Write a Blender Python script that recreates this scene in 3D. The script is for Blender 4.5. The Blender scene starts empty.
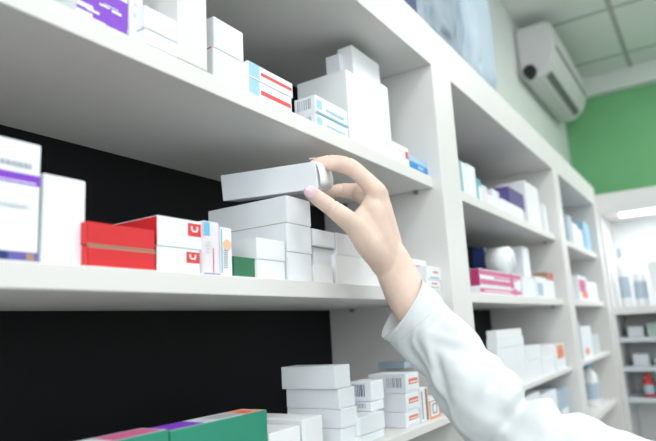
import bpy, bmesh, math, random
from mathutils import Vector, Matrix, noise
random.seed(4)
C = bpy.context.scene.collection
CZ = 1.35                      # height of the lens above the floor
# ------------------------------------------------------------------ camera
FPX, YAW, PITCH, ROLL = 592.714, 1.005689, 0.1841596, -0.0556624
CX, CY = 328.0, 220.5
CAM = Vector((0, -0.375, CZ))
Fv = Vector((math.sin(YAW)*math.cos(PITCH), math.cos(YAW)*math.cos(PITCH), math.sin(PITCH)))
R0 = Vector((math.cos(YAW), -math.sin(YAW), 0)); U0 = R0.cross(Fv)
Rv = R0*math.cos(ROLL) + U0*math.sin(ROLL); Uv = -R0*math.sin(ROLL) + U0*math.cos(ROLL)
def ray(u, v): return Fv + Rv*((u-CX)/FPX) - Uv*((v-CY)/FPX)
def V(u, v, d): return CAM + ray(u, v)*d                       # point at a depth from the lens
def HY(u, v, Y): r = ray(u, v); return CAM + r*((Y-CAM.y)/r.y)  # point on a plane parallel to the shelf front
def HX(u, v, X): r = ray(u, v); return CAM + r*((X-CAM.x)/r.x)
def proj(P):
    q = Vector(P)-CAM; z = q.dot(Fv); return (CX+FPX*q.dot(Rv)/z, CY-FPX*q.dot(Uv)/z)
cd = bpy.data.cameras.new('camera'); cam = bpy.data.objects.new('camera', cd); C.objects.link(cam)
M = Matrix((Rv, Uv, -Fv)).transposed().to_4x4(); M.translation = CAM; cam.matrix_world = M
cd.sensor_width = 36; cd.lens = 36*FPX/656; cd.clip_start = .02
cd.dof.use_dof = True; cd.dof.focus_distance = .70; cd.dof.aperture_fstop = 4.6
bpy.context.scene.camera = cam
# ------------------------------------------------------------------ materials
def mat(name, col, rough=.5, spec=.5, noise_amt=0.0, scale=40, bump=0.0, sss=0, emit=None, es=0, coat=0, trans=0, metal=0, alpha=1):
    m = bpy.data.materials.new(name); m.use_nodes = True; nt = m.node_tree; b = nt.nodes['Principled BSDF']
    b.inputs['Base Color'].default_value = (*col, 1); b.inputs['Roughness'].default_value = rough
    b.inputs['Specular IOR Level'].default_value = spec; b.inputs['Metallic'].default_value = metal
    b.inputs['Coat Weight'].default_value = coat; b.inputs['Transmission Weight'].default_value = trans
    b.inputs['Alpha'].default_value = alpha
    if sss:
        b.inputs['Subsurface Weight'].default_value = sss; b.inputs['Subsurface Radius'].default_value = (.012, .005, .003)
        b.inputs['Subsurface Scale'].default_value = .6
    if emit: b.inputs['Emission Color'].default_value = (*emit, 1); b.inputs['Emission Strength'].default_value = es
    if noise_amt or bump:
        tc = nt.nodes.new('ShaderNodeTexCoord'); n = nt.nodes.new('ShaderNodeTexNoise'); n.inputs['Scale'].default_value = scale
        n.inputs['Detail'].default_value = 4; nt.links.new(tc.outputs['Object'], n.inputs['Vector'])
        if noise_amt:
            r = nt.nodes.new('ShaderNodeValToRGB'); r.color_ramp.elements[0].position = .3; r.color_ramp.elements[1].position = .7
            r.color_ramp.elements[0].color = (*[c*(1-noise_amt) for c in col], 1); r.color_ramp.elements[1].color = (*[min(1, c*(1+noise_amt*.5)) for c in col], 1)
            nt.links.new(n.outputs['Fac'], r.inputs['Fac']); nt.links.new(r.outputs['Color'], b.inputs['Base Color'])
        if bump:
            bp = nt.nodes.new('ShaderNodeBump'); bp.inputs['Strength'].default_value = bump; bp.inputs['Distance'].default_value = .002
            nt.links.new(n.outputs['Fac'], bp.inputs['Height']); nt.links.new(bp.outputs['Normal'], b.inputs['Normal'])
    return m
m_lam = mat('white_laminate', (.76, .76, .745), .45, .4, .02, 6)
m_back = mat('black_backboard', (.006, .007, .008), .6, .2, .15, 8)
m_white = mat('white_card', (.84, .88, .92), .5, .35, .012, 60)
m_white2 = mat('bright_white_card', (.87, .89, .91), .45, .4, .012, 60)
m_pale = mat('pale_grey_card', (.62, .67, .71), .5, .35, .02, 60)
m_flap = mat('card_flap', (.84, .88, .92), .5, .3)
m_edge = mat('raw_brown_card', (.45, .28, .2), .7, .2)
m_red = mat('red_card', (.66, .03, .035), .4, .4, .03, 50)
m_redp = mat('red_print', (.75, .05, .05), .45)
m_coral = mat('coral_print', (.78, .22, .15), .5)
m_pink = mat('pale_pink_card', (.80, .76, .80), .45)
m_cyan = mat('cyan_print', (.16, .52, .78), .45)
m_sky = mat('light_blue_print', (.35, .62, .80), .45)
m_blue = mat('blue_card', (.02, .25, .62), .4)
m_navy = mat('navy_card', (.015, .035, .16), .45)
m_ind = mat('indigo_print', (.13, .11, .38), .45)
m_pur = mat('purple_print', (.22, .045, .58), .45)
m_dpur = mat('dark_purple_card', (.10, .07, .24), .5)
m_green = mat('green_card', (.03, .27, .17), .45, .4, .04, 40)
m_dgreen = mat('dark_green_card', (.04, .19, .10), .5, .4, .04, 40)
m_mag = mat('magenta_card', (.50, .03, .16), .45)
m_magp = mat('magenta_print', (.62, .12, .28), .5)
m_teal = mat('teal_print', (.12, .42, .48), .5)
m_grey = mat('grey_print', (.42, .45, .50), .5)
m_dark = mat('dark_print', (.07, .10, .16), .5)
m_org = mat('orange_print', (.80, .33, .16), .5)
m_stick = mat('peach_sticker', (.86, .55, .36), .5)
m_brown = mat('brown_print', (.40, .24, .16), .5)
m_skin = mat('skin', (.80, .61, .515), .5, .35, .10, 38, .35, sss=.12)
m_nail = mat('pink_nail', (.80, .58, .66), .2, .5, coat=.6)
m_coat = mat('white_cotton', (.69, .725, .75), .85, .15, .015, 30, .25)
m_acw = mat('ac_plastic', (.66, .655, .66), .5, .3, .02, 10)
m_acd = mat('ac_dark', (.16, .16, .17), .6)
m_gap = mat('black_rubber', (.01, .01, .01), .6)
m_gwall = mat('green_paint', (.19, .48, .23), .75, .2, .10, 2.5)
m_wall = mat('pale_paint', (.74, .78, .75), .8, .2, .03, 3)
m_metal = mat('pin_metal', (.35, .34, .33), .35, metal=.8)
m_bag = mat('blue_plastic_film', (.27, .35, .42), .5, .6, .25, 14, .6)
m_bag2 = mat('pale_blue_film', (.43, .54, .63), .5, .6, .10, 10, .3)
m_gbag = mat('pale_green_film', (.40, .52, .47), .4, .5, .2, 14, .4)
m_lamp = mat('lamp_diffuser', (.9, .9, .9), .5, emit=(1, .99, .97), es=4)
m_bottle = mat('white_plastic', (.82, .84, .86), .35)
m_bluebot = mat('blue_plastic', (.25, .45, .62), .35)
m_redbot = mat('red_plastic', (.5, .03, .03), .35)
m_glassy = mat('window_glass', (.95, .97, 1), .02, trans=1)
# ceiling: 60 cm tiles on a grey grid
m_ceil = bpy.data.materials.new('ceiling_tiles'); m_ceil.use_nodes = True
nt = m_ceil.node_tree; b = nt.nodes['Principled BSDF']; b.inputs['Roughness'].default_value = .9
tc = nt.nodes.new('ShaderNodeTexCoord'); mp = nt.nodes.new('ShaderNodeMapping'); br = nt.nodes.new('ShaderNodeTexBrick')
mp.inputs['Location'].default_value = (-.02, .155, 0)
br.offset = 0; br.inputs['Scale'].default_value = 1; br.inputs['Brick Width'].default_value = .6; br.inputs['Row Height'].default_value = .6
br.inputs['Mortar Size'].default_value = .014; br.inputs['Mortar Smooth'].default_value = .2
br.inputs['Color1'].default_value = (.78, .80, .78, 1); br.inputs['Color2'].default_value = (.74, .76, .74, 1); br.inputs['Mortar'].default_value = (.42, .43, .42, 1)
nt.links.new(tc.outputs['Object'], mp.inputs['Vector']); nt.links.new(mp.outputs['Vector'], br.inputs['Vector']); nt.links.new(br.outputs['Color'], b.inputs['Base Color'])
m_floor = bpy.data.materials.new('floor_tiles'); m_floor.use_nodes = True
nt = m_floor.node_tree; b = nt.nodes['Principled BSDF']; b.inputs['Roughness'].default_value = .35
tc = nt.nodes.new('ShaderNodeTexCoord'); br = nt.nodes.new('ShaderNodeTexBrick'); br.offset = 0
br.inputs['Scale'].default_value = 1; br.inputs['Brick Width'].default_value = .45; br.inputs['Row Height'].default_value = .45; br.inputs['Mortar Size'].default_value = .004
br.inputs['Color1'].default_value = (.34, .335, .33, 1); br.inputs['Color2'].default_value = (.31, .305, .30, 1); br.inputs['Mortar'].default_value = (.12, .12, .12, 1)
nt.links.new(tc.outputs['Object'], br.inputs['Vector']); nt.links.new(br.outputs['Color'], b.inputs['Base Color'])
# ------------------------------------------------------------------ mesh helpers
def tag(o, label=None, cat=None, group=None, kind=None):
    if label: o['label'] = label
    if cat: o['category'] = cat
    if group: o['group'] = group
    if kind: o['kind'] = kind
    return o
def link(name, bm, mats, parent=None, smooth=False, mw=None):
    me = bpy.data.meshes.new(name); bm.normal_update(); bm.to_mesh(me); bm.free()
    for m in (mats if isinstance(mats, (list, tuple)) else [mats]): me.materials.append(m)
    if smooth:
        for p in me.polygons: p.use_smooth = True
    o = bpy.data.objects.new(name, me); C.objects.link(o)
    if mw is not None: o.matrix_world = mw
    if parent: o.parent = parent
    return o
def add_box(bm, lo, hi, bev=0, mi=0):
    vs = [bm.verts.new((x, y, z)) for x in (lo[0], hi[0]) for y in (lo[1], hi[1]) for z in (lo[2], hi[2])]
    fs = [bm.faces.new([vs[i] for i in f]) for f in ((0,1,3,2),(4,6,7,5),(0,4,5,1),(2,3,7,6),(0,2,6,4),(1,5,7,3))]
    for f in fs: f.material_index = mi
    if bev:
        es = list({e for f in fs for e in f.edges})
        bmesh.ops.bevel(bm, geom=es, offset=bev, segments=2, affect='EDGES', profile=.5)
    return fs
def boxobj(name, lo, hi, m, bev=.0015, parent=None):
    lo, hi = Vector(lo), Vector(hi); c = Vector(((lo.x+hi.x)/2, (lo.y+hi.y)/2, lo.z))
    bm = bmesh.new(); add_box(bm, lo-c, hi-c, bev); bmesh.ops.recalc_face_normals(bm, faces=bm.faces)
    o = link(name, bm, m); o.location = c
    if parent: o.parent = parent; o.matrix_parent_inverse = Matrix.Translation(-parent.location)
    return o
def empty(name, loc):
    o = bpy.data.objects.new(name, None); C.objects.link(o); o.location = loc; o.empty_display_size = .05; return o
def add_tube(bm, pts, rad, seg=20, squash=None):
    """capped tube through pts with radius per point"""
    pts = [Vector(p) for p in pts]; rings = []; up = Vector((.13, .21, .97))
    for i, p in enumerate(pts):
        t = (pts[min(i+1, len(pts)-1)]-pts[max(i-1, 0)]).normalized()
        a = t.cross(up).normalized(); b = a.cross(t).normalized()
        rings.append([bm.verts.new(p+(a*math.cos(k*2*math.pi/seg)+b*math.sin(k*2*math.pi/seg))*rad[i]) for k in range(seg)])
    for i in range(len(rings)-1):
        for k in range(seg): bm.faces.new((rings[i][k], rings[i][(k+1) % seg], rings[i+1][(k+1) % seg], rings[i+1][k]))
    bm.faces.new(rings[0][::-1]); bm.faces.new(rings[-1])
def dense(pts, rad, n=6):
    """Catmull-Rom resample with rounded ends"""
    P = [Vector(p) for p in pts]; out = []; r = []
    for i in range(len(P)-1):
        p0, p1, p2, p3 = P[max(i-1, 0)], P[i], P[i+1], P[min(i+2, len(P)-1)]
        for k in range(n):
            t = k/n
            out.append(.5*((2*p1)+(p2-p0)*t+(2*p0-5*p1+4*p2-p3)*t*t+(3*p1-3*p2+p3-p0)*t**3)); r.append(rad[i]+(rad[i+1]-rad[i])*t)
    out.append(P[-1]); r.append(rad[-1]); return out, r
def capsule(bm, pts, rad, n=6, seg=20):
    o, r = dense(pts, rad, n)
    def cap(p, d, rr): return [(p+d*rr*math.sin(a), max(rr*math.cos(a), rr*.05)) for a in (.35, .7, 1.0, 1.25, 1.5)]
    d1 = (o[-1]-o[-2]).normalized(); d0 = (o[0]-o[1]).normalized()
    tail = cap(o[-1], d1, r[-1]); head = cap(o[0], d0, r[0])[::-1]
    add_tube(bm, [h[0] for h in head]+o+[t[0] for t in tail], [h[1] for h in head]+r+[t[1] for t in tail], seg)
# ------------------------------------------------------------------ cartons
def solve_len(c, d, u):
    lo, hi = 0.0, .6
    f = lambda L: proj(c+d*L)[0]-u
    s = 1 if f(.3) > f(.001) else -1
    for _ in range(50):
        mid = (lo+hi)/2
        if f(mid)*s < 0: lo = mid
        else: hi = mid
    return (lo+hi)/2
NC = [0]
def carton(px, v, Y, zb, label, uR=None, uL=None, W=None, L=None, rot=0, h=None, body=None, dec=(), group=None, flap=True,
           name='carton', cat='box', top=None, left=None, front=None, maxY=.246, gap=.0004):
    """a folded card box. px,v: where the top near corner shows; Y its depth; zb: the height it stands on.
    dec: (face, u0, v0, u1, v1, material) prints on 'F' front, 'L' left side or 'T' top"""
    p = HY(px, v, Y); a = math.radians(rot)
    df = Vector((math.cos(a), math.sin(a), 0)); dl = Vector((-math.sin(a), math.cos(a), 0))
    zt = p.z if h is None else zb+h
    c = Vector((p.x, p.y, zt))
    if W is None: W = solve_len(c, df, uR)
    if L is None: L = solve_len(c, dl, uL)
    if p.y+L*dl.y+max(0, W*df.y) > maxY: L = max(.012, (maxY-p.y-max(0, W*df.y))/dl.y)
    H = zt-zb-gap
    org = Vector((p.x, p.y, zb+gap/2))+df*W/2+dl*L/2
    mw = Matrix.Translation(org) @ Matrix.Rotation(a, 4, 'Z')
    mats = [body or m_white]; 
    def mi(m):
        if m not in mats: mats.append(m)
        return mats.index(m)
    bm = bmesh.new(); bv = min(.0007, H*.05)
    fs = add_box(bm, (-W/2, -L/2, 0), (W/2, L/2, H), 0)
    for f, mm in ((fs[0], left), (fs[2], front), (fs[5], top)):
        if mm: f.material_index = mi(mm)
    bmesh.ops.recalc_face_normals(bm, faces=bm.faces)
    bmesh.ops.bevel(bm, geom=list(bm.edges), offset=bv, segments=2, affect='EDGES')
    if H > .02 and not any(d[0] == 'F' for d in dec):     # faint glue seam / tuck line low on the front
        pass
    for di, d in enumerate(dec):
        e = .00016+.00005*di
        face, u0, v0, u1, v1, mm = d
        k = mi(mm)
        if face == 'F': q = [(-W/2+W*u, -L/2-e, H*w) for u, w in ((u0, v0), (u1, v0), (u1, v1), (u0, v1))]
        elif face == 'L': q = [(-W/2-e, L/2-L*u, H*w) for u, w in ((u0, v0), (u1, v0), (u1, v1), (u0, v1))]
        else: q = [(-W/2+W*u, -L/2+L*w, H+e) for u, w in ((u0, v0), (u1, v0), (u1, v1), (u0, v1))]
        f = bm.faces.new([bm.verts.new(x) for x in q]); f.material_index = k
    o = link(name, bm, mats, mw=mw)
    if not group and org.z < ZT[1]:
        lv = 'upper' if zb >= S1[1]-.001 else 'middle' if zb >= S2[1]-.001 else 'lower' if zb >= S3[1]-.001 else 'lowest'
        bay = 'first' if org.x < X1 else 'second' if org.x < X2 else 'third'
        group = 'boxes on the %s shelf of the %s bay' % (lv, bay)
    tag(o, label, cat, group)
    if flap and min(W, H) > .012:
        # tuck-in end flap, a hair proud of the end of the box, with its rounded lower corners
        b2 = bmesh.new(); t = .00015; y = -L/2
        m1 = min(W, H)*.06; r = min(W, H)*.10; pts = []
        x0, x1, z0, z1 = -W/2+m1, W/2-m1, m1, H-bv
        if flap == 'L': x0, x1 = -L/2+m1, L/2-m1
        pts = [(x0, z1), (x0, z0+r), (x0+r*.3, z0+r*.3), (x0+r, z0), (x1-r, z0), (x1-r*.3, z0+r*.3), (x1, z0+r), (x1, z1)]
        if flap == 'L': vv = [b2.verts.new((-W/2-t, -q[0], q[1])) for q in pts]; n = Vector((t, 0, 0))
        else: vv = [b2.verts.new((q[0], y-t, q[1])) for q in pts]; n = Vector((0, t, 0))
        f = b2.faces.new(vv); ex = bmesh.ops.extrude_face_region(b2, geom=[f])
        for g in ex['geom']:
            if isinstance(g, bmesh.types.BMVert): g.co += n*1.0
        bmesh.ops.recalc_face_normals(b2, faces=b2.faces)
        fo = link('tuck_flap', b2, front or (left if flap == 'L' and left else None) or body or m_white); fo.parent = o
    o['_top'] = zt
    return o
def barcode(face, u0, v0, u1, v1, m=None, n=9):
    out = []; w = (u1-u0)/n; rnd = random.Random(int(u0*977+v1*31))
    for k in range(n):
        ww = w*rnd.choice((.35, .5, .75)); out.append((face, u0+k*w, v0, u0+k*w+ww, v1, m or m_dark))
    return out
def lines(face, u0, v0, u1, v1, n, m, frac=.45):
    out = []; h = (v1-v0)/n; rnd = random.Random(int(u1*977+v1*71))
    for k in range(n):
        x = u0; 
        while x < u1-.02:
            w = min(rnd.uniform(.04, .12), u1-x); out.append((face, x, v0+k*h, x+w*.85, v0+k*h+h*frac, m)); x += w
    return out
# ------------------------------------------------------------------ shelving
X1, X1r, X2, X2r, X3 = .9777, 1.073, 1.9585, 2.0356, 2.7384
XE = 2.80; XL = -.12; XU = .30; D = .2518; RC = .0175
zc = lambda z: CZ+z
ZT = [zc(.4729), zc(.5561)]; S1 = [zc(.2412), zc(.2618)]; S2 = [zc(.0393), zc(.0586)]; S3 = [zc(-.1590), zc(-.1465)]; S4 = [zc(-.354), zc(-.334)]
S5 = [zc(-.56), zc(-.54)]
unit = empty('shelving_unit', ((XL+XE)/2, .12, 0))
tag(unit, 'long white laminate wall shelving unit with open bays and black backboards', 'shelves')
def part(name, lo, hi, m, bev=.0012): return boxobj(name, lo, hi, m, bev, unit)
for a, b2 in ((XL-.05, XL), (X1, X1r), (X2, X2r), (X3, XE)): part('upright', (a, 0, .0), (b2, D+.008, ZT[1]-.0005), m_lam)
for a, b2 in ((XL, X1), (X1r, X2), (X2r, X3)):
    e = .0004
    tb = [part('top_board', (a+e, .0, ZT[0]), (b2-e, D, ZT[1]), m_lam)]
    for s in (S1, S2, S3, S4, S5): part('shelf', (a+e, RC, s[0]), (b2-e, D, s[1]), m_lam)
    part('plinth', (a+e, RC, 0), (b2-e, D, .09), m_lam)
    part('back_panel', (a+e, D+.0003, .0), (b2-e, D+.008, ZT[1]-.001), m_back, 0)
u0 = HY(178, 60, RC).x; u1 = HY(208, 80, RC).x
part('divider', (u0, RC, S1[1]+.0002), (u1, D-.001, ZT[0]-.0002), m_lam)
for (x, y, z) in ((X1-.004, .05, S1[0]), (X1-.004, .20, S1[0]), (X1-.004, .06, S2[0]), (X1-.004, .20, S2[0]), (X2-.004, .05, S1[0]), (X2-.004, .05, S2[0])):
    bm = bmesh.new(); bmesh.ops.create_cone(bm, cap_ends=True, segments=14, radius1=.0035, radius2=.0028, depth=.009)
    bmesh.ops.rotate(bm, verts=bm.verts, matrix=Matrix.Rotation(math.pi/2, 3, 'Y'))
    add_box(bm, (-.006, -.0035, .0022), (.003, .0035, .0036), .0003)
    o = link('shelf_pin', bm, m_metal, smooth=False); o.location = (x, y, z-.0037); o.parent = unit; o.matrix_parent_inverse = Matrix.Translation(-unit.location)
T1, T2, T3, T4 = S1[1], S2[1], S3[1], S4[1]
# ------------------------------------------------------------------ top compartment
G1 = 'boxes on the upper shelf'
carton(66, 2, .10, T1, 'dark navy box behind the left side of the violet patterned box', uR=80, L=.05, body=m_navy, h=.10, group=None)
pv = [('F', .02, .02, .98, .045, m_pur), ('F', .0, .19, 1, .66, m_pur), ('F', .0, .17, .45, .19, m_pur), ('F', .3, .11, .75, .2, m_pur), ('F', .55, .08, .98, .2, m_pur),
      ('F', 0, .74, 1, .97, m_pur)]
pv += [('F', .0, .22, .3, .30, m_white), ('F', .18, .20, .42, .245, m_white), ('F', .42, .385, .62, .42, m_white), ('F', .66, .36, .86, .41, m_white), ('F', .5, .435, .8, .45, m_white)]
pv += [('F', .1+.1*k, .69+.014*(k % 3), .16+.1*k, .72+.02*(k % 2), m_pur) for k in range(8)]
carton(77.5, -42, .026, T1, 'violet and white patterned box at the left end of the upper shelf', uR=128, L=.06, body=m_white, dec=pv, flap=False)
carton(129, -36, .030, T1, 'slim plain white upright box between the violet box and the two stacked ones', uR=143, L=.05, body=m_white,
       dec=lines('F', .3, .35, .6, .9, 4, m_pale))
o = carton(145, 27.5, .0185, T1, 'lower plain white box directly left of the upper shelf divider', uR=177.5, L=.07)
carton(144.5, 4, .0185, o['_top'], 'upper plain white box directly left of the upper shelf divider', uR=177, L=.07)
o = carton(213, 46.5, .034, T1, 'lower plain white box directly right of the upper shelf divider', uR=245.5, L=.08)
carton(213.5, 15.5, .034, o['_top'], 'upper plain white box directly right of the upper shelf divider', uR=243, L=.08, dec=[('L', .3, 0, .95, .05, m_redp)])
st = [('F', .02, .12, .24, .98, m_sky), ('F', .27, .42, .97, .63, m_redp), ('F', .30, .2, .9, .24, m_pale)]
o = carton(248, 76, .030, T1, 'lower of two white boxes with red stripe and light blue corner', uR=291.5, L=.05, dec=st, flap=False)
carton(247.5, 59.5, .030, o['_top'], 'upper of two white boxes with red stripe and light blue corner', uR=292.5, L=.05, dec=st, flap=False)
# tall white block
o = carton(345.5, 68.5, .050, T1, 'tall plain white carton at the middle of the upper shelf, larger one below', uR=379.5, uL=297, body=m_white2)
carton(351.5, 44.5, .056, o['_top'], 'plain white carton lying on top of the tall white one, highest of the block', uR=379, uL=337, body=m_white2)
carton(339, 53, .075, o['_top'], 'small white box behind the highest carton, on the tall carton', W=.010, L=.026, body=m_white)
carton(380.5, 83, .045, T1, 'narrow white upright box at the right of the tall white carton', uR=387.5, L=.06, body=m_white2)
bc = barcode('L', .15, .3, .85, .85, m_grey, 7)
dd = bc+[('F', .0, .02, 1, .12, m_teal), ('F', .03, .3, .18, .75, m_sky)]+lines('F', .3, .35, .9, .6, 1, m_sky, .5)
o = carton(315.5, 112.5, .026, T1, 'lower of two barcoded boxes in front of the tall white carton', uR=348, uL=296, dec=dd, flap=False)
carton(315, 94, .026, o['_top'], 'upper of two barcoded boxes in front of the tall white carton', uR=347, uL=294, dec=dd, flap=False)
carton(388.5, 138.5, .026, T1, 'low white box with a red spot near the right end of the upper shelf', uR=408, L=.05, body=m_white2,
       dec=[('F', .82, .45, .97, .8, m_redp), ('F', .45, .6, .75, .8, m_pink)], flap=False)
carton(409, 154, .026, T1, 'bright blue and pale blue box at the right end of the upper shelf', uR=427, L=.045, body=m_sky,
       dec=[('F', 0, .02, 1, .6, m_blue), ('F', .45, .3, .75, .5, m_sky), ('F', .2, .75, .7, .85, m_pale)], flap=False)
# ------------------------------------------------------------------ middle compartment
carton(-18, 131, .030, T2, 'tall white box with purple band and dark blue base stripe', uR=41.5, L=.035, body=m_white,
       dec=[('F', 0, .64, 1, .73, m_pur), ('F', .0, .655, .93, .665, m_white), ('F', .02, .02, 1, .09, m_ind), ('F', .8, .025, .93, .08, m_brown), ('F', .0, .02, .5, .09, m_navy)]
       + lines('F', .3, .78, .85, .83, 1, m_grey, .8)+lines('F', .2, .45, .8, .48, 1, m_pale, .8), flap=False)
carton(43.5, 172.5, .034, T2, 'plain white upright box between the purple banded box and the red boxes', uR=86, L=.035, body=m_white)
o = carton(87.5, 244.5, .026, T2, 'lower red box beside the plain white upright box', uR=155.5, L=.028, body=m_red, dec=[('F', 0, .90, 1, 1, m_brown)])
carton(87, 220.5, .026, o['_top'], 'upper red box beside the plain white upright box', uR=155, L=.028, body=m_red, dec=[('F', 0, 0, 1, .06, m_brown)])
lg = [('F', .66, .45, .98, .9, m_redp), ('F', .76, .6, .88, .66, m_white), ('F', .73, .66, .77, .80, m_white), ('F', .86, .66, .9, .80, m_white)]
o = carton(157, 245.5, .028, T2, 'lower white box with red end and small red logo', uR=200, L=.075, body=m_white, left=m_red, dec=lg, flap=False)
carton(157.5, 214.5, .028, o['_top'], 'upper white box with red end and small red logo', uR=202, L=.075, body=m_white, left=m_red, dec=lg, flap=False)
carton(203.5, 220, .024, T2, 'thin pale pink upright box with blue patch, right of the red logo boxes', uR=219, L=.05, body=m_pink, flap=False,
       dec=[('F', .0, .72, .38, .98, m_cyan), ('F', .55, .05, .62, .5, m_magp), ('F', 0, 0, 1, .03, m_ind)]+lines('F', .1, .4, .4, .65, 4, m_pale))
sb = carton(220, 226.5, .024, T2, 'thin white upright box with round peach sticker and barcode', uR=231.5, L=.05, body=m_white, flap=False,
       dec=[('F', .25+0, .16+.044*k, .62, .16+.044*k+.024, m_grey) for k in range(9)]+[('F', .05, .05, .12, .95, m_teal)])
bm = bmesh.new(); bmesh.ops.create_circle(bm, cap_ends=True, segments=24, radius=.0058)
bmesh.ops.rotate(bm, verts=bm.verts, matrix=Matrix.Rotation(math.pi/2, 3, 'X'))
so = link('sticker', bm, m_stick); so.parent = sb; so.location = (.0012, -.0254, .031); so['label'] = 'round peach sticker'
carton(233, 255.8, .030, T2, 'low dark green box between the sticker box and the white boxes', uR=256.5, L=.05, body=m_dgreen)
o = carton(257.3, 259, .026, T2, 'small white box on the shelf right of the dark green box', uR=284.8, L=.030, body=m_white2)
carton(256.5, 237, .026, o['_top'], 'small white box lying on the one beside the dark green box', uR=284.6, L=.030, body=m_white2)
o = carton(287, 251.3, .028, T2, 'large long white carton at the bottom of the stack under the held box', uR=311.2, uL=211, flap=True)
o = carton(286.5, 222.3, .028, o['_top'], 'large long white carton in the middle of the stack under the held box', uR=310.8, uL=210)
c1 = carton(286.2, 194.8, .028, o['_top'], 'large long white carton topmost of the stack under the held box', uR=310, uL=208, dec=[('L', .0, .0, 1, .025, m_edge)])
o = carton(312.5, 265, .030, T2, 'small white box on the shelf just right of the long carton stack', uR=333, L=.05, body=m_white2)
o = carton(312.8, 246.5, .036, o['_top'], 'small white box second from below, right of the long carton stack', uR=333.5, L=.05)
carton(312, 228, .030, o['_top'], 'small white box on top, just right of the long carton stack', uR=334.2, L=.06)
o = carton(335.2, 254, .030, T2, 'white box on the shelf behind the wrist, beside the small white stack', uR=388, L=.05, body=m_white2)
carton(335.4, 232, .031, o['_top'], 'white box on the one behind the wrist, beside the small white stack', uR=366, L=.06)
carton(411, 258, .040, T2, 'small white box with a pink mark just right of the wrist', uR=426.5, L=.05, dec=[('F', .2, .5, .7, .8, m_magp)])
o = carton(426, 279, .019, T2, 'lower small white box beside the upright, right of the wrist', uR=440.5, L=.05, dec=[('F', .35, .55, .75, .7, m_coral), ('F', .2, .2, .85, .3, m_grey)], flap=False)
carton(426, 265.5, .019, o['_top'], 'upper small white box beside the upright, right of the wrist', uR=440, L=.05, dec=[('F', .45, .5, .8, .65, m_coral), ('F', .2, .1, .85, .2, m_grey)], flap=False)
# ------------------------------------------------------------------ lower compartment
tp = [('T', 0, .1, .16, .9, m_org), ('T', .16, .0, .45, 1, m_pale), ('T', .45, .15, .8, .85, m_pur), ('T', .8, .1, 1, .9, m_pink)][::-1]
carton(170, 431, .030, T3, 'green box with bright pictures on top, beside the white boxes', uR=267, L=.035, body=m_green, top=m_pale,
       dec=[('T', .78, .05, .97, .95, m_org), ('T', .80, .2, .88, .6, m_redp), ('T', .5, .2, .75, .8, m_grey), ('T', .0, .1, .34, .95, m_pur)], flap=False)
carton(92, 446, .030, T3, 'green box with pink printed top at the bottom left', uR=169, L=.035, body=m_green, top=m_pale, dec=[('T', .3, .1, .95, .9, m_magp)], flap=False)
o = carton(341, 429.5, .040, T3, 'long white carton fourth from the top of the lower shelf stack', uR=358, uL=317)
o = carton(341, 409.5, .040, o['_top'], 'long white carton third from the top of the lower shelf stack', uR=357, uL=287)
o = carton(338.5, 389, .042, o['_top'], 'long white carton second from the top of the lower shelf stack', uR=354.4, uL=286)
o = carton(334.5, 366, .042, o['_top'], 'long white carton topmost of the lower shelf stack', uR=349.5, uL=281)
o = carton(268.5, 434, .032, T3, 'plain white box just right of the green box on the lower shelf', uR=300, L=.10, body=m_white2)
carton(302, 420, .034, T3, 'plain white box between the green box and the lower shelf stack', uR=322, L=.12, body=m_white2)
# barcode pair
o = carton(359.5, 437, .034, T3, 'bottom white box of the short stack beside the barcoded boxes', uR=384, L=.05)
o = carton(359.5, 418, .034, o['_top'], 'white box under the lower barcoded box of the short stack', uR=384, L=.05)
o = carton(371, 402, .046, o['_top'], 'lower white box with a barcode on its side, short stack', uR=383.5, uL=352, dec=barcode('L', .15, .35, .75, .85, m_grey, 8), flap=False)
carton(370.3, 381.5, .046, o['_top'], 'upper white box with a barcode on its side, short stack', uR=383, uL=349, dec=barcode('L', .15, .25, .75, .85, m_dark, 8), flap=False)
rp = [('F', .22, .42, .9, .72, m_coral), ('F', .3, .5, .85, .56, m_white), ('F', .1, .1, .9, .14, m_pale)]
o = carton(405.5, 413, .030, T3, 'bottom box of three with red print beside the brown striped box', uR=419, uL=375, dec=rp, flap=False)
o = carton(405.2, 394, .030, o['_top'], 'middle box of three with red print beside the brown striped box', uR=418.6, uL=371, dec=rp, flap=False)
o = carton(405, 374, .030, o['_top'], 'top box of three with red print, barcode on its side', uR=418, uL=368, dec=rp+barcode('L', .5, .3, .9, .8, m_grey, 8), flap=False)
carton(404, 362, .08, o['_top'], 'pale blue box on top of the red printed stack', W=.03, L=.05, body=m_bag2, flap=False)
carton(419.5, 388.5, .028, T3, 'slim upright box with a brown stripe on the lower shelf', uR=427, L=.04, flap=False, dec=[('F', .62, .03, .92, .95, m_brown), ('F', .1, .1, .3, .9, m_grey)])
carton(428.5, 398.5, .028, T3, 'small box with an orange frame and dark ring at the shelf end', uR=438.8, L=.035, flap=False,
       dec=[('F', 0, 0, 1, 1, m_org), ('F', .12, .12, .88, .8, m_white), ('F', .25, .2, .75, .72, m_grey), ('F', .38, .3, .62, .62, m_white), ('F', 0, .85, 1, 1, m_white)])
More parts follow.
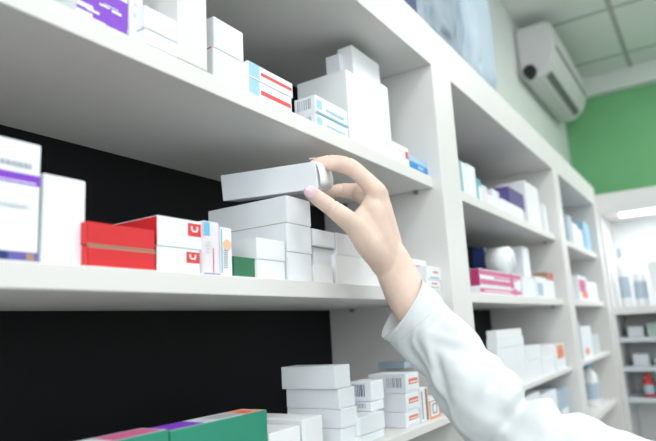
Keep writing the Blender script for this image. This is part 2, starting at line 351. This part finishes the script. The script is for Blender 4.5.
# ------------------------------------------------------------------ second bay
def row(specs, Y, zb, gname):
    for s in specs:
        kw = s[5] if len(s) > 5 else {}
        carton(s[0], s[1], kw.pop('Y', Y), zb if not kw.get('on') else kw.pop('on')['_top'], s[3], uR=s[2], L=s[4], **kw)
carton(459, 160, .030, T1, 'white box with teal edge beside the upright, second bay upper shelf', uR=466, L=.07, dec=[('F', 0, 0, .25, 1, m_teal)])
carton(466.5, 163, .030, T1, 'plain white upright box second from the upright, second bay upper shelf', uR=474.5, L=.06, body=m_white2)
carton(475, 177, .030, T1, 'white and teal box third from the upright, second bay upper shelf', uR=480.5, L=.06, body=m_teal, dec=[('F', .4, 0, 1, .7, m_white)])
carton(481, 184, .034, T1, 'pale pinkish white box before the low white boxes, second bay', uR=486.5, L=.05, body=m_pink)
o = carton(487.5, 194, .036, T1, 'low white box at the middle of the second bay upper shelf', uR=500, L=.06)
carton(492, 188.5, .06, o['_top'], 'white box lying on the low white one, second bay upper shelf', uR=501, L=.05)
o = carton(501, 198, .030, T1, 'wide white box under the dark purple box, second bay', uR=523, L=.08, body=m_white2)
carton(508, 186, .034, o['_top'], 'dark purple box lying on a white box in the second bay', uR=523.2, L=.06, body=m_dpur)
carton(524, 180, .030, T1, 'tall white carton right of the dark purple box, second bay', uR=537.5, L=.08, body=m_white2)
carton(541.5, 203, .030, T1, 'white upright box beside the right upright of the second bay', uR=546, L=.06, dec=[('F', 0, 0, .2, 1, m_pink)])
# middle shelf of the second bay
o = carton(479.5, 285.5, .028, T2, 'lower magenta striped box on the middle shelf of the second bay', uR=521, uL=470, dec=[('F', 0, .2, 1, .75, m_magp), ('F', .1, .35, .7, .5, m_white), ('F', .78, 0, .88, 1, m_magp)], flap=False)
o = carton(479, 268, .028, o['_top'], 'upper magenta striped box on the middle shelf of the second bay', uR=520, uL=469.5, left=m_mag,
            dec=[('F', 0, .65, 1, .95, m_magp), ('F', 0, .1, .8, .4, m_magp), ('F', .3, .5, .9, .6, m_magp), ('F', .7, 0, .78, 1, m_magp)], flap=False)
carton(483, 247, .10, o['_top'], 'navy blue box standing behind the white roll, second bay', uR=517, L=.03, body=m_navy)
bm = bmesh.new(); prof = []
rc = .036; wd = .06
bmesh.ops.create_cone(bm, cap_ends=True, segments=48, radius1=rc, radius2=rc, depth=wd)
bmesh.ops.bevel(bm, geom=[e for e in bm.edges if len(e.link_faces) == 2 and abs(e.calc_face_angle()) > 1], offset=.006, segments=3, affect='EDGES')
bmesh.ops.rotate(bm, verts=bm.verts, matrix=Matrix.Rotation(math.pi/2, 3, 'X'))
pr = HY(502, 262, .06)
ro = link('cotton_roll', bm, m_white2, smooth=True); ro.location = (pr.x, .063, o['_top']+rc)
tag(ro, 'round white cotton wool roll on the magenta striped boxes', 'roll')
b2 = bmesh.new(); bmesh.ops.create_cone(b2, cap_ends=True, segments=24, radius1=.012, radius2=.012, depth=wd+.001)
bmesh.ops.rotate(b2, verts=b2.verts, matrix=Matrix.Rotation(math.pi/2, 3, 'X')); co = link('core', b2, m_pale); co.parent = ro
o = carton(522, 277, .028, T2, 'low white box right of the magenta boxes, second bay', uR=534, L=.06)
carton(521.5, 246, .06, o['_top'], 'tall white box behind the low one right of the magenta boxes', uR=528, L=.05, body=m_white2)
carton(535, 276, .030, T2, 'white box with a pale blue front on the middle shelf, second bay', uR=546, L=.06, body=m_white2, dec=[('F', .1, .1, .6, .7, m_bag2)])
o = carton(546.5, 279.5, .030, T2, 'small white box beside the right upright, second bay middle shelf', uR=553.5, L=.06)
carton(546.5, 272, .032, o['_top'], 'small red and brown box on a white one, second bay', uR=552.5, L=.04, body=m_brown, dec=[('F', .4, .1, .9, .8, m_redp)])
# lower shelf of the second bay
o = carton(497, 349, .030, T3, 'long white carton at the bottom of the second bay lower stack', uR=524, uL=484)
o = carton(497, 339, .030, o['_top'], 'long white carton in the middle of the second bay lower stack', uR=523, uL=486)
o = carton(496, 330.5, .032, o['_top'], 'long white carton on top of the second bay lower stack', uR=521, uL=486, body=m_white2)
o = carton(525.5, 362, .030, T3, 'pale bluish white box right of the second bay lower stack', uR=541, L=.07, body=m_white)
carton(525.5, 347, .032, o['_top'], 'white box lying on the pale bluish one, second bay lower shelf', uR=540, L=.06)
o = carton(542, 360, .030, T3, 'white box beside the orange marked one, second bay lower shelf', uR=554.5, L=.07)
carton(542, 346.5, .034, o['_top'], 'upper white box beside the orange marked one, second bay', uR=554, L=.06, body=m_white2)
carton(555, 344.5, .028, T3, 'white box with an orange circle at the end of the second bay lower shelf', uR=563.5, L=.06, dec=[('F', .1, .42, .9, .95, m_org), ('F', .3, .5, .7, .8, m_coral)], flap=False)
carton(541, 396, .030, T4, 'white box on the lowest visible shelf of the second bay', uR=556, L=.07)
carton(557, 392, .030, T4, 'pale blue and white box on the lowest visible shelf, second bay', uR=568, L=.07, body=m_bag2, dec=[('F', .2, .2, .8, .6, m_white)])
carton(515, 402, .030, T4, 'white box behind the elbow on the lowest shelf of the second bay', uR=539, L=.07)
# ------------------------------------------------------------------ bottles helper
def bottle(x, y, zb, r, h, label, body, capm, group=None, name='bottle'):
    e = bmesh.new(); seg = 28
    prof = [(0, 0), (r*.92, 0), (r, r*.12), (r, h*.62), (r*.9, h*.7), (r*.45, h*.78), (r*.42, h*.84), (0, h*.84)]
    rings = [[e.verts.new((q[0]*math.cos(k*2*math.pi/seg), q[0]*math.sin(k*2*math.pi/seg), q[1])) for k in range(seg)] for q in prof[1:-1]]
    for i in range(len(rings)-1):
        for k in range(seg): e.faces.new((rings[i][k], rings[i][(k+1) % seg], rings[i+1][(k+1) % seg], rings[i+1][k]))
    e.faces.new(rings[0][::-1]); e.faces.new(rings[-1])
    o = link(name, e, body, smooth=True); o.location = (x, y, zb+.0003); tag(o, label, 'bottle', group)
    c = bmesh.new(); bmesh.ops.create_cone(c, cap_ends=True, segments=24, radius1=r*.52, radius2=r*.48, depth=h*.17)
    bmesh.ops.translate(c, verts=c.verts, vec=(0, 0, h*.91)); cp = link('cap', c, capm, smooth=False); cp.parent = o
    l = bmesh.new(); bmesh.ops.create_cone(l, cap_ends=False, segments=28, radius1=r*1.012, radius2=r*1.012, depth=h*.35)
    bmesh.ops.translate(l, verts=l.verts, vec=(0, 0, h*.33)); lb = link('label_wrap', l, m_bag2, smooth=True); lb.parent = o
    return o
# third bay
carton(566, 214, .030, T1, 'pale blue box at the left of the third bay upper shelf', uR=571, L=.06, body=m_bag2)
carton(571.5, 222, .030, T1, 'white box second from left on the third bay upper shelf', uR=577, L=.06)
carton(577.5, 228, .030, T1, 'low pinkish white box on the third bay upper shelf', uR=582, L=.05, body=m_pink)
carton(582.5, 221, .030, T1, 'light blue box with a darker square on the third bay upper shelf', uR=588, L=.06, body=m_sky, dec=[('F', .1, .2, .5, .6, m_cyan)])
pb = HY(576, 285, .07)
bottle(pb.x, .075, T2, .032, .098, 'light blue bottle at the left of the third bay middle shelf', m_bluebot, m_bottle)
carton(577, 275, .028, T2, 'white box with a pink and orange front in the third bay', uR=586, L=.04, dec=[('F', .1, .35, .8, .85, m_magp), ('F', .3, .1, .95, .4, m_coral)])
carton(587, 281, .030, T2, 'low white box at the right of the third bay middle shelf', uR=596, L=.06)
o = carton(572, 322, .032, T3, 'tall pale blue box at the left of the third bay lower shelf', uR=579, L=.06, body=m_bag2)
carton(580, 327, .032, T3, 'white box with an orange dot on the third bay lower shelf', uR=590, L=.07, dec=[('F', .25, .12, .6, .32, m_org)], flap=False)
carton(591, 335, .032, T3, 'small pale box at the right of the third bay lower shelf', uR=598, L=.06, body=m_pale)
pb = HY(592, 400, .07)
bottle(pb.x, .07, T4, .030, .17, 'white pump bottle on the lowest visible shelf of the third bay', m_bottle, m_bluebot)
carton(577, 395, .030, T4, 'pale blue box on the lowest visible shelf of the third bay', uR=585, L=.06, body=m_bag2)
# ------------------------------------------------------------------ things on top of the unit
zt = ZT[1]
p = HY(404, 0, .03); 
def crumple(name, c, s, m, label, cat, seed=0, amt=.16, sub=5):
    bm = bmesh.new(); bmesh.ops.create_icosphere(bm, subdivisions=sub, radius=1)
    off = Vector((seed*7.3, seed*3.1, 0))
    for v in bm.verts:
        n = v.co.normalized(); q = Vector([math.copysign(abs(t)**.55, t) for t in n])
        k = 1+amt*(noise.noise(n*1.8+off))+amt*.55*(1-abs(noise.noise(n*4.3+off))*2.2)+amt*.22*noise.noise(n*11+off)
        v.co = Vector((q.x*s[0]*k, q.y*s[1]*k, max(q.z*s[2]*k, -s[2]*.98)))
    zm = min(v.co.z for v in bm.verts)
    for v in bm.verts: v.co.z -= zm
    o = link(name, bm, m, smooth=True); o.location = c; return tag(o, label, cat)
boxobj_lab = carton(395, -30, .035, zt, 'dark blue box on top of the unit at the frame edge', uR=413, L=.10, h=.16, body=m_blue, left=m_navy, front=m_navy, name='carton')
crumple('plastic_bag', (1.175, .125, zt+.0005), (.135, .085, .22), m_bag, 'crumpled blue grey plastic bag on top of the shelving unit', 'bag', 1)
crumple('plastic_bag', (1.50, .13, zt+.0005), (.13, .09, .24), m_bag2, 'smooth pale blue plastic package right of the crumpled bag', 'bag', 2, .06)
pg = HY(172, 10, .2)
crumple('plastic_bag', (pg.x-.012, .20, T1+.0005), (.024, .035, .085), m_gbag, 'pale green plastic pouch behind the white boxes left of the divider', 'bag', 3, .12)
# ------------------------------------------------------------------ held box
A = V(223, 201.2, .740); B = V(318.2, 188.6, .700); Tp = V(221.6, 174.6, .740)
ax = (B-A); ln = ax.length; ax.normalize()
up = (Tp-A); up = (up-ax*up.dot(ax)); hh = .0325; up.normalize()
bk = up.cross(ax).normalized()
if bk.dot(Fv) < 0: bk = -bk
bt = .050
hw = Matrix((ax, bk, up)).transposed().to_4x4(); hw.translation = A+ax*ln/2+bk*bt/2
bm = bmesh.new(); add_box(bm, (-ln/2, -bt/2, 0), (ln/2, bt/2, hh), .0009); bmesh.ops.recalc_face_normals(bm, faces=bm.faces)
held = link('carton', bm, m_white, mw=hw); tag(held, 'long white box gripped and lifted by the hand', 'box')
bm = bmesh.new()                                         # tuck flap on the end: a curved tongue standing slightly open
n = 10; vs = []
for i in range(n+1):
    s = i/n; w = (bt/2-.0004)*(1 if s < .8 else math.sqrt(max(0, 1-((s-.8)/.2)**2*.35)))
    bul = .0004+.0036*math.sin(s*math.pi*.8)
    vs.append((bm.verts.new((bul, -w, hh-.001-s*(hh-.003))), bm.verts.new((bul, w, hh-.001-s*(hh-.003)))))
for i in range(n): bm.faces.new((vs[i][0], vs[i+1][0], vs[i+1][1], vs[i][1]))
fl = link('tuck_flap', bm, m_white2, smooth=True); fl.location = (ln/2, 0, 0); fl.parent = held
sm = fl.modifiers.new('thick', 'SOLIDIFY'); sm.thickness = .0004
# ------------------------------------------------------------------ the person: one continuous arm and hand
bm = bmesh.new()
W0 = (392, 262)
fa = [V(*q) for q in ((390, 258, .742), (400, 280, .736), (413, 304, .722), (455, 362, .685), (497, 412, .640))]
capsule(bm, fa, [.0232, .0255, .0268, .031, .033], 8, 28)
fb = [V(*q) for q in ((391, 256, .758), (402, 280, .752), (414, 303, .738), (455, 362, .695))]
capsule(bm, fb, [.0205, .0215, .024, .026], 6, 24)
# palm and metacarpals
def cap(q, r, n=6, seg=22): capsule(bm, [V(*t) for t in q], r, n, seg)
cap([(389, 262, .738), (383, 232, .732), (376.5, 194, .725)], [.0175, .0150, .0122])
cap([(393, 260, .755), (387, 230, .750), (379, 196, .745)], [.0175, .0145, .0118])
cap([(395, 262, .768), (389, 232, .766), (381, 201, .764)], [.0150, .0130, .0108])
cap([(396, 264, .778), (391, 236, .780), (383, 208, .781)], [.0130, .0115, .0098])
cap([(386, 262, .735), (372, 238, .722), (364, 220, .716)], [.0205, .0185, .0115])
cap([(372, 236, .728), (370, 214, .726)], [.0170, .0120])
cap([(388, 262, .735), (379, 236, .726), (373.5, 210, .722)], [.0185, .0175, .0150])
cap([(383, 236, .735), (379, 210, .730)], [.0160, .0130])
# thumb
cap([(382, 258, .730), (368, 243, .714), (354, 225.5, .702), (331, 207.5, .692), (311.5, 193.2, .6885)], [.0190, .0170, .0132, .0103, .0078])
cap([(331, 207.5, .692), (320, 199.5, .6895), (311, 192.5, .6885)], [.0098, .0096, .0082])
# first web
cap([(356, 222, .712), (366, 209, .722), (375, 195, .726)], [.0105, .0085, .0105])
cap([(361, 228, .712), (371, 214, .722), (377, 200, .726)], [.0120, .0110, .0115])
# index
cap([(377, 192, .725), (362.5, 177, .727), (348, 166.2, .730), (330, 162.6, .733), (314, 163.4, .733)], [.0125, .0106, .0111, .0098, .0056])
cap([(352, 168, .729), (343, 165.4, .731)], [.0108, .0106])
cap([(331, 164.4, .731), (324, 164.2, .732)], [.0090, .0078])
# middle, ring and little finger close behind the end of the box
cap([(379, 195, .745), (369, 191, .764), (355, 191.5, .776), (341, 190.5, .777), (328, 192.5, .770)], [.0125, .0122, .0112, .0096, .0076])
cap([(372, 200, .740), (366, 198, .750), (361, 194, .764)], [.0120, .0110, .0110])
cap([(381, 201, .764), (371, 194, .790), (358, 192.0, .802), (342, 191.0, .799), (330, 190, .790)], [.0105, .0092, .0085, .0076, .0064])
cap([(383, 208, .781), (373, 197, .802), (361, 193.5, .817), (350, 191.5, .817), (341, 190.5, .812)], [.0095, .0080, .0074, .0066, .0056])
body = link('person', bm, m_skin, smooth=True)
md = body.modifiers.new('remesh', 'REMESH'); md.mode = 'VOXEL'; md.voxel_size = .0016; md.use_smooth_shade = True
md = body.modifiers.new('smooth', 'SMOOTH'); md.factor = .5; md.iterations = 9
dg = bpy.context.evaluated_depsgraph_get(); me = bpy.data.meshes.new_from_object(body.evaluated_get(dg))
body.modifiers.clear(); body.data = me; me.name = 'person'
for pl in me.polygons: pl.use_smooth = True
# skin creases at the finger joints and the wrist
creases = [(V(328.5, 163, .733), V(346, 165, .730)-V(313, 163, .733), .0009, .0012), (V(346.5, 165, .730), V(361, 175, .727)-V(328, 163, .733), .0008, .0014),
           (V(331, 207, .690), V(354, 225, .700)-V(311, 192, .688), .0011, .0011), (V(335, 210.5, .690), V(354, 225, .700)-V(311, 192, .688), .0006, .001),
           (V(340, 191, .78), V(357, 192, .78)-V(327, 190, .772), .0008, .0012)]
for v in me.vertices:
    for c, d, dep, w in creases:
        q = v.co-c
        if q.length < .03:
            t = q.dot(d.normalized()); v.co -= v.normal*dep*math.exp(-(t/w)**2)
tag(body, 'person in a white coat reaching in, bare hand lifting a white box', 'person')
# nails
def nail(center, along, normal, L, Wd, curv, name='fingernail', lab=None):
    along = along.normalized(); normal = (normal-along*normal.dot(along)).normalized(); sd = along.cross(normal).normalized()
    bm = bmesh.new(); N, K = 12, 10; g = []
    for i in range(N+1):
        s = i/N; x = (s-.5)*L
        w = Wd*math.sqrt(max(0.02, 1-abs(2*s-1)**3.2)) if True else Wd
        g.append([bm.verts.new(center+along*x+sd*(w*math.sin(a))+normal*(curv*(math.cos(a)-1)*1.0+.0007*(1-(2*s-1)**2))) for a in [(-1+2*k/K)*1.15 for k in range(K+1)]])
    for i in range(N):
        for k in range(K): bm.faces.new((g[i][k], g[i+1][k], g[i+1][k+1], g[i][k+1]))
    bmesh.ops.recalc_face_normals(bm, faces=bm.faces)
    o = link(name, bm, m_nail, smooth=True); o.parent = body
    s = o.modifiers.new('t', 'SOLIDIFY'); s.thickness = .0006; s.offset = 0
    o['label'] = lab or 'pale pink fingernail'; return o
def surf(u, v):     # nearest skin point along a sight line
    r = ray(u, v).normalized(); ok, loc, nor, _ = body.ray_cast(CAM, r); return (loc, nor) if ok else (V(u, v, .68), -r)
loc, nor = surf(310.5, 191.8)
al = V(303, 186.5, .688)-V(320, 199, .688)
nail(loc+nor*.0006, al, (nor*.5-Fv*.5), .0155, .0074, .0032, 'thumbnail', 'glossy pale pink thumbnail')
tipc = V(312.5, 163.2, .733)
nail(tipc+Uv*.0058, V(306, 163.5, .733)-V(326, 161.5, .733), Uv, .0095, .0045, .0022)
# ------------------------------------------------------------------ coat sleeve (part of the person)
path = [V(*q) for q in ((401.5, 308.5, .722), (414, 318, .714), (431, 338, .701), (454, 364, .678), (477, 394, .655), (500, 421, .636), (536, 447, .620), (590, 469, .602), (660, 500, .580), (770, 545, .555))]
rads = [.0428, .0412, .0395, .0395, .0400, .0415, .0460, .0480, .0500, .0550]
P_, R_ = dense(path, rads, 16)
bm = bmesh.new(); SEG = 96; rings = []
tot = [0]
for i in range(1, len(P_)): tot.append(tot[-1]+(P_[i]-P_[i-1]).length)
for i, p in enumerate(P_):
    t = (P_[min(i+1, len(P_)-1)]-P_[max(i-1, 0)]).normalized(); s = tot[i]
    if s < .05:                                   # the cuff opening leans a little towards the lens
        k = 1-s/.05; t = (t+(Fv*.42)*k).normalized()
    a = t.cross(Uv).normalized(); b = a.cross(t).normalized()
    ring = []
    for k in range(SEG):
        th = k*2*math.pi/SEG; dirv = a*math.cos(th)+b*math.sin(th)
        w = 0
        # soft diagonal folds, stronger towards the elbow
        st = min(1, max(0, (s-.012)/.05))
        w += .0012*st*noise.noise(Vector((s*75+math.cos(th)*2, math.cos(th)*3.2+s*20, math.sin(th)*3.2)))
        w += .0022*st*math.sin(s*95+2.2*math.sin(th)+1.5*noise.noise(Vector((s*20, math.cos(th)*1.2, math.sin(th)*1.2)))*3)
        w += .0052*st*(noise.noise(Vector((s*22+4, math.cos(th)*1.3, math.sin(th)*1.3))))
        el = math.exp(-((s-.152)/.018)**2); w += .0085*el*(.5+.5*math.cos(th-1.2))      # roll of cloth at the elbow
        cr = math.exp(-((s-.176)/.007)**2); w -= .010*cr*(.6+.4*math.cos(th-1.2))
        e2 = math.exp(-((s-.202)/.014)**2); w += .004*e2; w += .003*math.exp(-((s-.245)/.007)**2)*(.5+.5*math.cos(th-1.8))-.003*math.exp(-((s-.228)/.006)**2)
        if s < .0012: w -= .0004
        hem = math.exp(-((s-.030)/.0012)**2); w -= .0007*hem
        hem = math.exp(-((s-.004)/.0010)**2); w -= .0004*hem
        dd = ((th-(.15-3.3*s)+math.pi) % (2*math.pi))-math.pi; fd = st*max(0, min(1, (.215-s)/.03))
        w += fd*(.0022*math.exp(-(dd/.09)**2)-.0048*math.exp(-((dd+.36)/.24)**2))
        ring.append(bm.verts.new(p+dirv*(R_[i]+w)))
    rings.append(ring)
for i in range(len(rings)-1):
    for k in range(SEG): bm.faces.new((rings[i][k], rings[i][(k+1) % SEG], rings[i+1][(k+1) % SEG], rings[i+1][k]))
bmesh.ops.recalc_face_normals(bm, faces=bm.faces)
sl = link('coat_sleeve', bm, m_coat, smooth=True); sl.parent = body; sl['label'] = 'white cotton coat sleeve with wide cuff'
s = sl.modifiers.new('cloth', 'SOLIDIFY'); s.thickness = .0016; s.offset = -1
# ------------------------------------------------------------------ air conditioner
ac = empty('air_conditioner', (3.2, .26, zc(1.15))); tag(ac, 'blurred white wall mounted air conditioner above the shelving', 'air conditioner')
XW, YW = 3.92, .262; ZC = zc(1.47)
def acpart(name, prof, x0, x1, m, bev=.004):
    bm = bmesh.new(); a = [bm.verts.new((x0, y, z)) for y, z in prof]; b = [bm.verts.new((x1, y, z)) for y, z in prof]
    n = len(prof); bm.faces.new(a); bm.faces.new(b[::-1])
    for i in range(n): bm.faces.new((a[i], b[i], b[(i+1) % n], a[(i+1) % n]))
    bmesh.ops.recalc_face_normals(bm, faces=bm.faces)
    if bev: bmesh.ops.bevel(bm, geom=list(bm.edges), offset=bev, segments=3, affect='EDGES')
    o = link(name, bm, m); o.parent = ac; o.matrix_parent_inverse = Matrix.Translation(-ac.location); return o
z0 = zc(1.13); z1 = zc(1.405)
prof = [(YW-.004, z0+.02), (YW-.004, z1), (.105, z1), (.082, z1-.03), (.082, z0+.11), (.110, z0+.045), (.175, z0)]
acpart('housing', prof, 2.80, 3.62, m_acw, .012)
# louvre slots on the sloping underside
def slot(f0, f1, y_off, x0, x1, nm, m):
    pa = Vector((0, .110, z0+.045)); pb2 = Vector((0, .175, z0)); d = pb2-pa; n = Vector((0, d.z, -d.y)).normalized()
    if n.z > 0: n = -n
    q0 = pa+d*f0; q1 = pa+d*f1
    acpart(nm, [(q0.y+n.y*.003, q0.z+n.z*.003), (q1.y+n.y*.003, q1.z+n.z*.003), (q1.y-n.y*.004, q1.z-n.z*.004), (q0.y-n.y*.004, q0.z-n.z*.004)], x0, x1, m, 0)
slot(.15, .6, 0, 2.86, 3.55, 'air_outlet', m_acd)
acpart('panel_gap', [(.0805, z0+.125), (.0805, z0+.150), (.090, z0+.150), (.090, z0+.125)], 2.82, 3.60, m_acd, 0)
bm = bmesh.new(); bmesh.ops.create_cone(bm, cap_ends=True, segments=20, radius1=.03, radius2=.03, depth=.05)
bmesh.ops.rotate(bm, verts=bm.verts, matrix=Matrix.Rotation(math.pi/2, 3, 'Y'))
o = link('pipe_outlet', bm, m_gap); o.location = (2.80, .205, z0+.035); o.parent = ac; o.matrix_parent_inverse = Matrix.Translation(-ac.location)
# ------------------------------------------------------------------ end unit facing the camera along the far wall
eu = empty('display_unit', (2.96, -.7, 0)); tag(eu, 'white display cabinet along the far wall with bright shelf and dark lower shelves', 'cabinet')
def ep(name, lo, hi, m, bev=.001): return boxobj(name, lo, hi, m, bev, eu)
EX0, EX1, EY0, EY1 = 2.803, 3.12, -1.35, .02
ep('header_board', (EX0, EY0, zc(.437)), (EX1, EY1, zc(.525)), m_lam)
ep('side_panel', (EX0, EY1-.033, 0), (EX1, EY1, zc(.4365)), m_lam); ep('side_panel', (EX0, EY0, 0), (EX1, EY0+.03, zc(.4365)), m_lam)
ep('back_panel', (EX1-.008, EY0+.0305, zc(.0315)), (EX1-.0005, EY1-.0335, zc(.4365)), m_white2, 0)
ep('lower_back_panel', (EX1-.008, EY0+.0305, .0), (EX1-.0005, EY1-.0335, zc(.0005)), m_lam, 0)
for z in (.001,): ep('shelf', (EX0, EY0+.0305, zc(z)), (EX1-.0005, EY1-.0335, zc(z+.03)), m_lam)
for z in (-.115, -.235, -.36, -.6): ep('shelf', (EX0+.02, EY0+.0305, zc(z)), (EX1-.009, EY1-.0335, zc(z+.018)), m_pale)
lt = ep('light_strip', (EX0+.05, EY0+.10, zc(.425)), (EX0+.09, EY1-.10, zc(.436)), m_lamp, 0)
al_ = bpy.data.lights.new('cabinet_strip', 'AREA'); al_.shape = 'RECTANGLE'; al_.size = .03; al_.size_y = 1.1; al_.energy = 5; al_.color = (.97, .99, 1)
lo = bpy.data.objects.new('cabinet_strip_light', al_); C.objects.link(lo); lo.location = (EX0+.07, -.67, zc(.423))
def small(name, y, zb, w, d, h, m, label, cat='box', x=EX0+.06, group=None, dec=None):
    o = boxobj(name, (x, y-w/2, zc(zb)+.0004), (x+d, y+w/2, zc(zb)+h), m, .002); tag(o, label, cat, group); return o
zz = .031
bottle(EX0+.10, -.055, zc(zz), .022, .26, 'tall white bottle at the left end of the bright display shelf', m_bottle, m_bag2)
bottle(EX0+.11, -.115, zc(zz), .026, .21, 'shorter white bottle next to the tall one on the bright display shelf', m_bottle, m_bottle)
small('carton', -.185, zz, .055, .06, .19, m_white2, 'plain white box beside the bottles on the bright display shelf')
small('carton', -.26, zz, .055, .06, .25, m_bag2, 'pale blue box at the right of the bright display shelf')
small('carton', -.345, zz, .07, .06, .20, m_white, 'white box beyond the pale blue one on the display shelf')
for i, (y, w, h, m, l) in enumerate(((-.075, .06, .045, m_pale, 'grey storage box under the bright display shelf, left one'), (-.155, .07, .055, m_gbag, 'green grey storage box under the bright display shelf'), (-.25, .08, .05, m_pale, 'grey storage box under the bright display shelf, right one'))):
    small('storage_box', y, -.097, w, .1, h, m, l)
for i, (y, w, h, m, l) in enumerate(((-.08, .06, .05, m_pale, 'grey box on the second dark shelf, beside the cabinet side'), (-.18, .10, .035, m_gbag, 'flat green grey box on the second dark shelf'))):
    small('storage_box', y, -.217, w, .1, h, m, l)
bottle(EX0+.05, -.095, zc(-.342), .020, .10, 'dark red bottle on the third dark shelf of the far cabinet', m_redbot, m_redbot)
small('carton', -.155, -.342, .045, .06, .105, m_white2, 'white box with blue side right of the red bottle', x=EX0+.03)
# ------------------------------------------------------------------ the room
def struct(name, lo, hi, m):
    o = boxobj(name, lo, hi, m, 0); o['kind'] = 'structure'; return o
XA, YA = -1.6, -3.2
struct('floor', (XA, YA, -.06), (XW, YW, 0), m_floor)
bm = bmesh.new(); add_box(bm, (XA, YA, ZC), (XW, YW, ZC+.06)); bmesh.ops.recalc_face_normals(bm, faces=bm.faces)
ce = link('ceiling', bm, m_ceil); ce['kind'] = 'structure'
struct('wall_back', (XA-.1, YW, 0), (XW+.1, YW+.1, ZC+.06), m_wall)
struct('wall_right', (XW, YA, 0), (XW+.1, YW, ZC+.06), m_gwall)
ly0, ly1, lz0, lz1 = -2.0, -.55, 1.45, 2.6
struct('wall_left', (XA-.1, YA, 0), (XA, YW, lz0), m_wall); struct('wall_left', (XA-.1, YA, lz1), (XA, YW, ZC+.06), m_wall)
struct('wall_left', (XA-.1, YA, lz0), (XA, ly0, lz1), m_wall); struct('wall_left', (XA-.1, ly1, lz0), (XA, YW, lz1), m_wall)
# wall behind the lens with a wide opening added to let in fill light
wz0, wz1, wx0, wx1 = 1.35, 2.65, -1.2, 3.3
struct('wall_front', (XA-.1, YA-.1, 0), (XW+.1, YA, wz0), m_wall)
struct('wall_front', (XA-.1, YA-.1, wz1), (XW+.1, YA, ZC+.06), m_wall)
struct('wall_front', (XA-.1, YA-.1, wz0), (wx0, YA, wz1), m_wall); struct('wall_front', (wx1, YA-.1, wz0), (XW+.1, YA, wz1), m_wall)
wf = empty('window_added_1', ((wx0+wx1)/2, YA-.05, wz0)); wf['kind'] = 'structure'  # unseen window, added as a softbox for the shelf fronts
for lo_, hi_ in (((wx0, YA-.08, wz0), (wx1, YA-.03, wz0+.05)), ((wx0, YA-.08, wz1-.05), (wx1, YA-.03, wz1)), ((wx0, YA-.08, wz0+.05), (wx0+.05, YA-.03, wz1-.05)), ((wx1-.05, YA-.08, wz0+.05), (wx1, YA-.03, wz1-.05)), (((wx0+wx1)/2-.03, YA-.08, wz0+.05), ((wx0+wx1)/2+.03, YA-.03, wz1-.05))):
    boxobj('added_window_frame', lo_, hi_, m_lam, 0, wf)
wf = empty('window_added_2', (XA-.05, (ly0+ly1)/2, lz0)); wf['kind'] = 'structure'  # unseen window, added to brighten the left-facing sides
for lo_, hi_ in (((XA-.08, ly0, lz0), (XA-.03, ly1, lz0+.05)), ((XA-.08, ly0, lz1-.05), (XA-.03, ly1, lz1)), ((XA-.08, ly0, lz0+.05), (XA-.03, ly0+.05, lz1-.05)), ((XA-.08, ly1-.05, lz0+.05), (XA-.03, ly1, lz1-.05))):
    boxobj('added_window_frame', lo_, hi_, m_lam, 0, wf)
# cornice and light band where the far wall meets the ceiling
struct('trim_1', (XW-.06, YA, ZC-.115), (XW, YW-.001, ZC-.0005), m_wall)
# ------------------------------------------------------------------ light
def area(name, loc, rot, sx, sy, e, col=(1, 1, 1)):
    l = bpy.data.lights.new(name, 'AREA'); l.shape = 'RECTANGLE'; l.size = sx; l.size_y = sy; l.energy = e; l.color = col
    o = bpy.data.objects.new(name, l); C.objects.link(o); o.location = loc; o.rotation_euler = rot; return o
area('front_fill_light', ((wx0+wx1)/2, YA-.12, (wz0+wz1)/2), (math.radians(90), 0, 0), wx1-wx0, wz1-wz0, 17, (.95, .98, 1))  # soft frontal fill coming through the added window
LP = [(-.7, -.9), (.35, -.9), (1.4, -.9), (-.7, -2.1), (.35, -2.1), (1.4, -2.1), (2.9, -1.25)]  # last panel is added out of view to brighten the green wall
area('side_fill_light', (XA-.12, (ly0+ly1)/2, (lz0+lz1)/2), (0, math.radians(-90), 0), lz1-lz0, ly1-ly0, 43, (.93, .97, 1))  # fill added from the left to lift the left faces of the boxes
k = 0
for x, y in LP:
    if True:
        k += 1
        lp = empty('ceiling_light', (x, y, ZC-.03)); tag(lp, 'square ceiling light panel in a white frame, out of view', 'ceiling light', 'ceiling light panels')
        for lo_, hi_ in (((x-.3, y-.3, ZC-.022), (x+.3, y-.27, ZC-.0005)), ((x-.3, y+.27, ZC-.022), (x+.3, y+.3, ZC-.0005)), ((x-.3, y-.27, ZC-.022), (x-.27, y+.27, ZC-.0005)), ((x+.27, y-.27, ZC-.022), (x+.3, y+.27, ZC-.0005))):
            boxobj('frame', lo_, hi_, m_lam, 0, lp)
        boxobj('diffuser', (x-.27, y-.27, ZC-.012), (x+.27, y+.27, ZC-.002), m_lamp, 0, lp)
        area('ceiling_lamp', (x, y, ZC-.024), (0, 0, 0), .53, .53, 8.2 if y > -1 else (24 if x > 2 else 5), (1, 1, .99))
w = bpy.data.worlds.new('world'); bpy.context.scene.world = w; w.use_nodes = True
w.node_tree.nodes['Background'].inputs['Color'].default_value = (.8, .88, 1, 1); w.node_tree.nodes['Background'].inputs['Strength'].default_value = .6
for o in list(bpy.data.objects):
    if '_top' in o: del o['_top']
vs_ = bpy.context.scene.view_settings
vs_.view_transform = 'Standard'; vs_.look = 'None'; vs_.gamma = 1; vs_.use_curve_mapping = False; vs_.exposure = -0.36
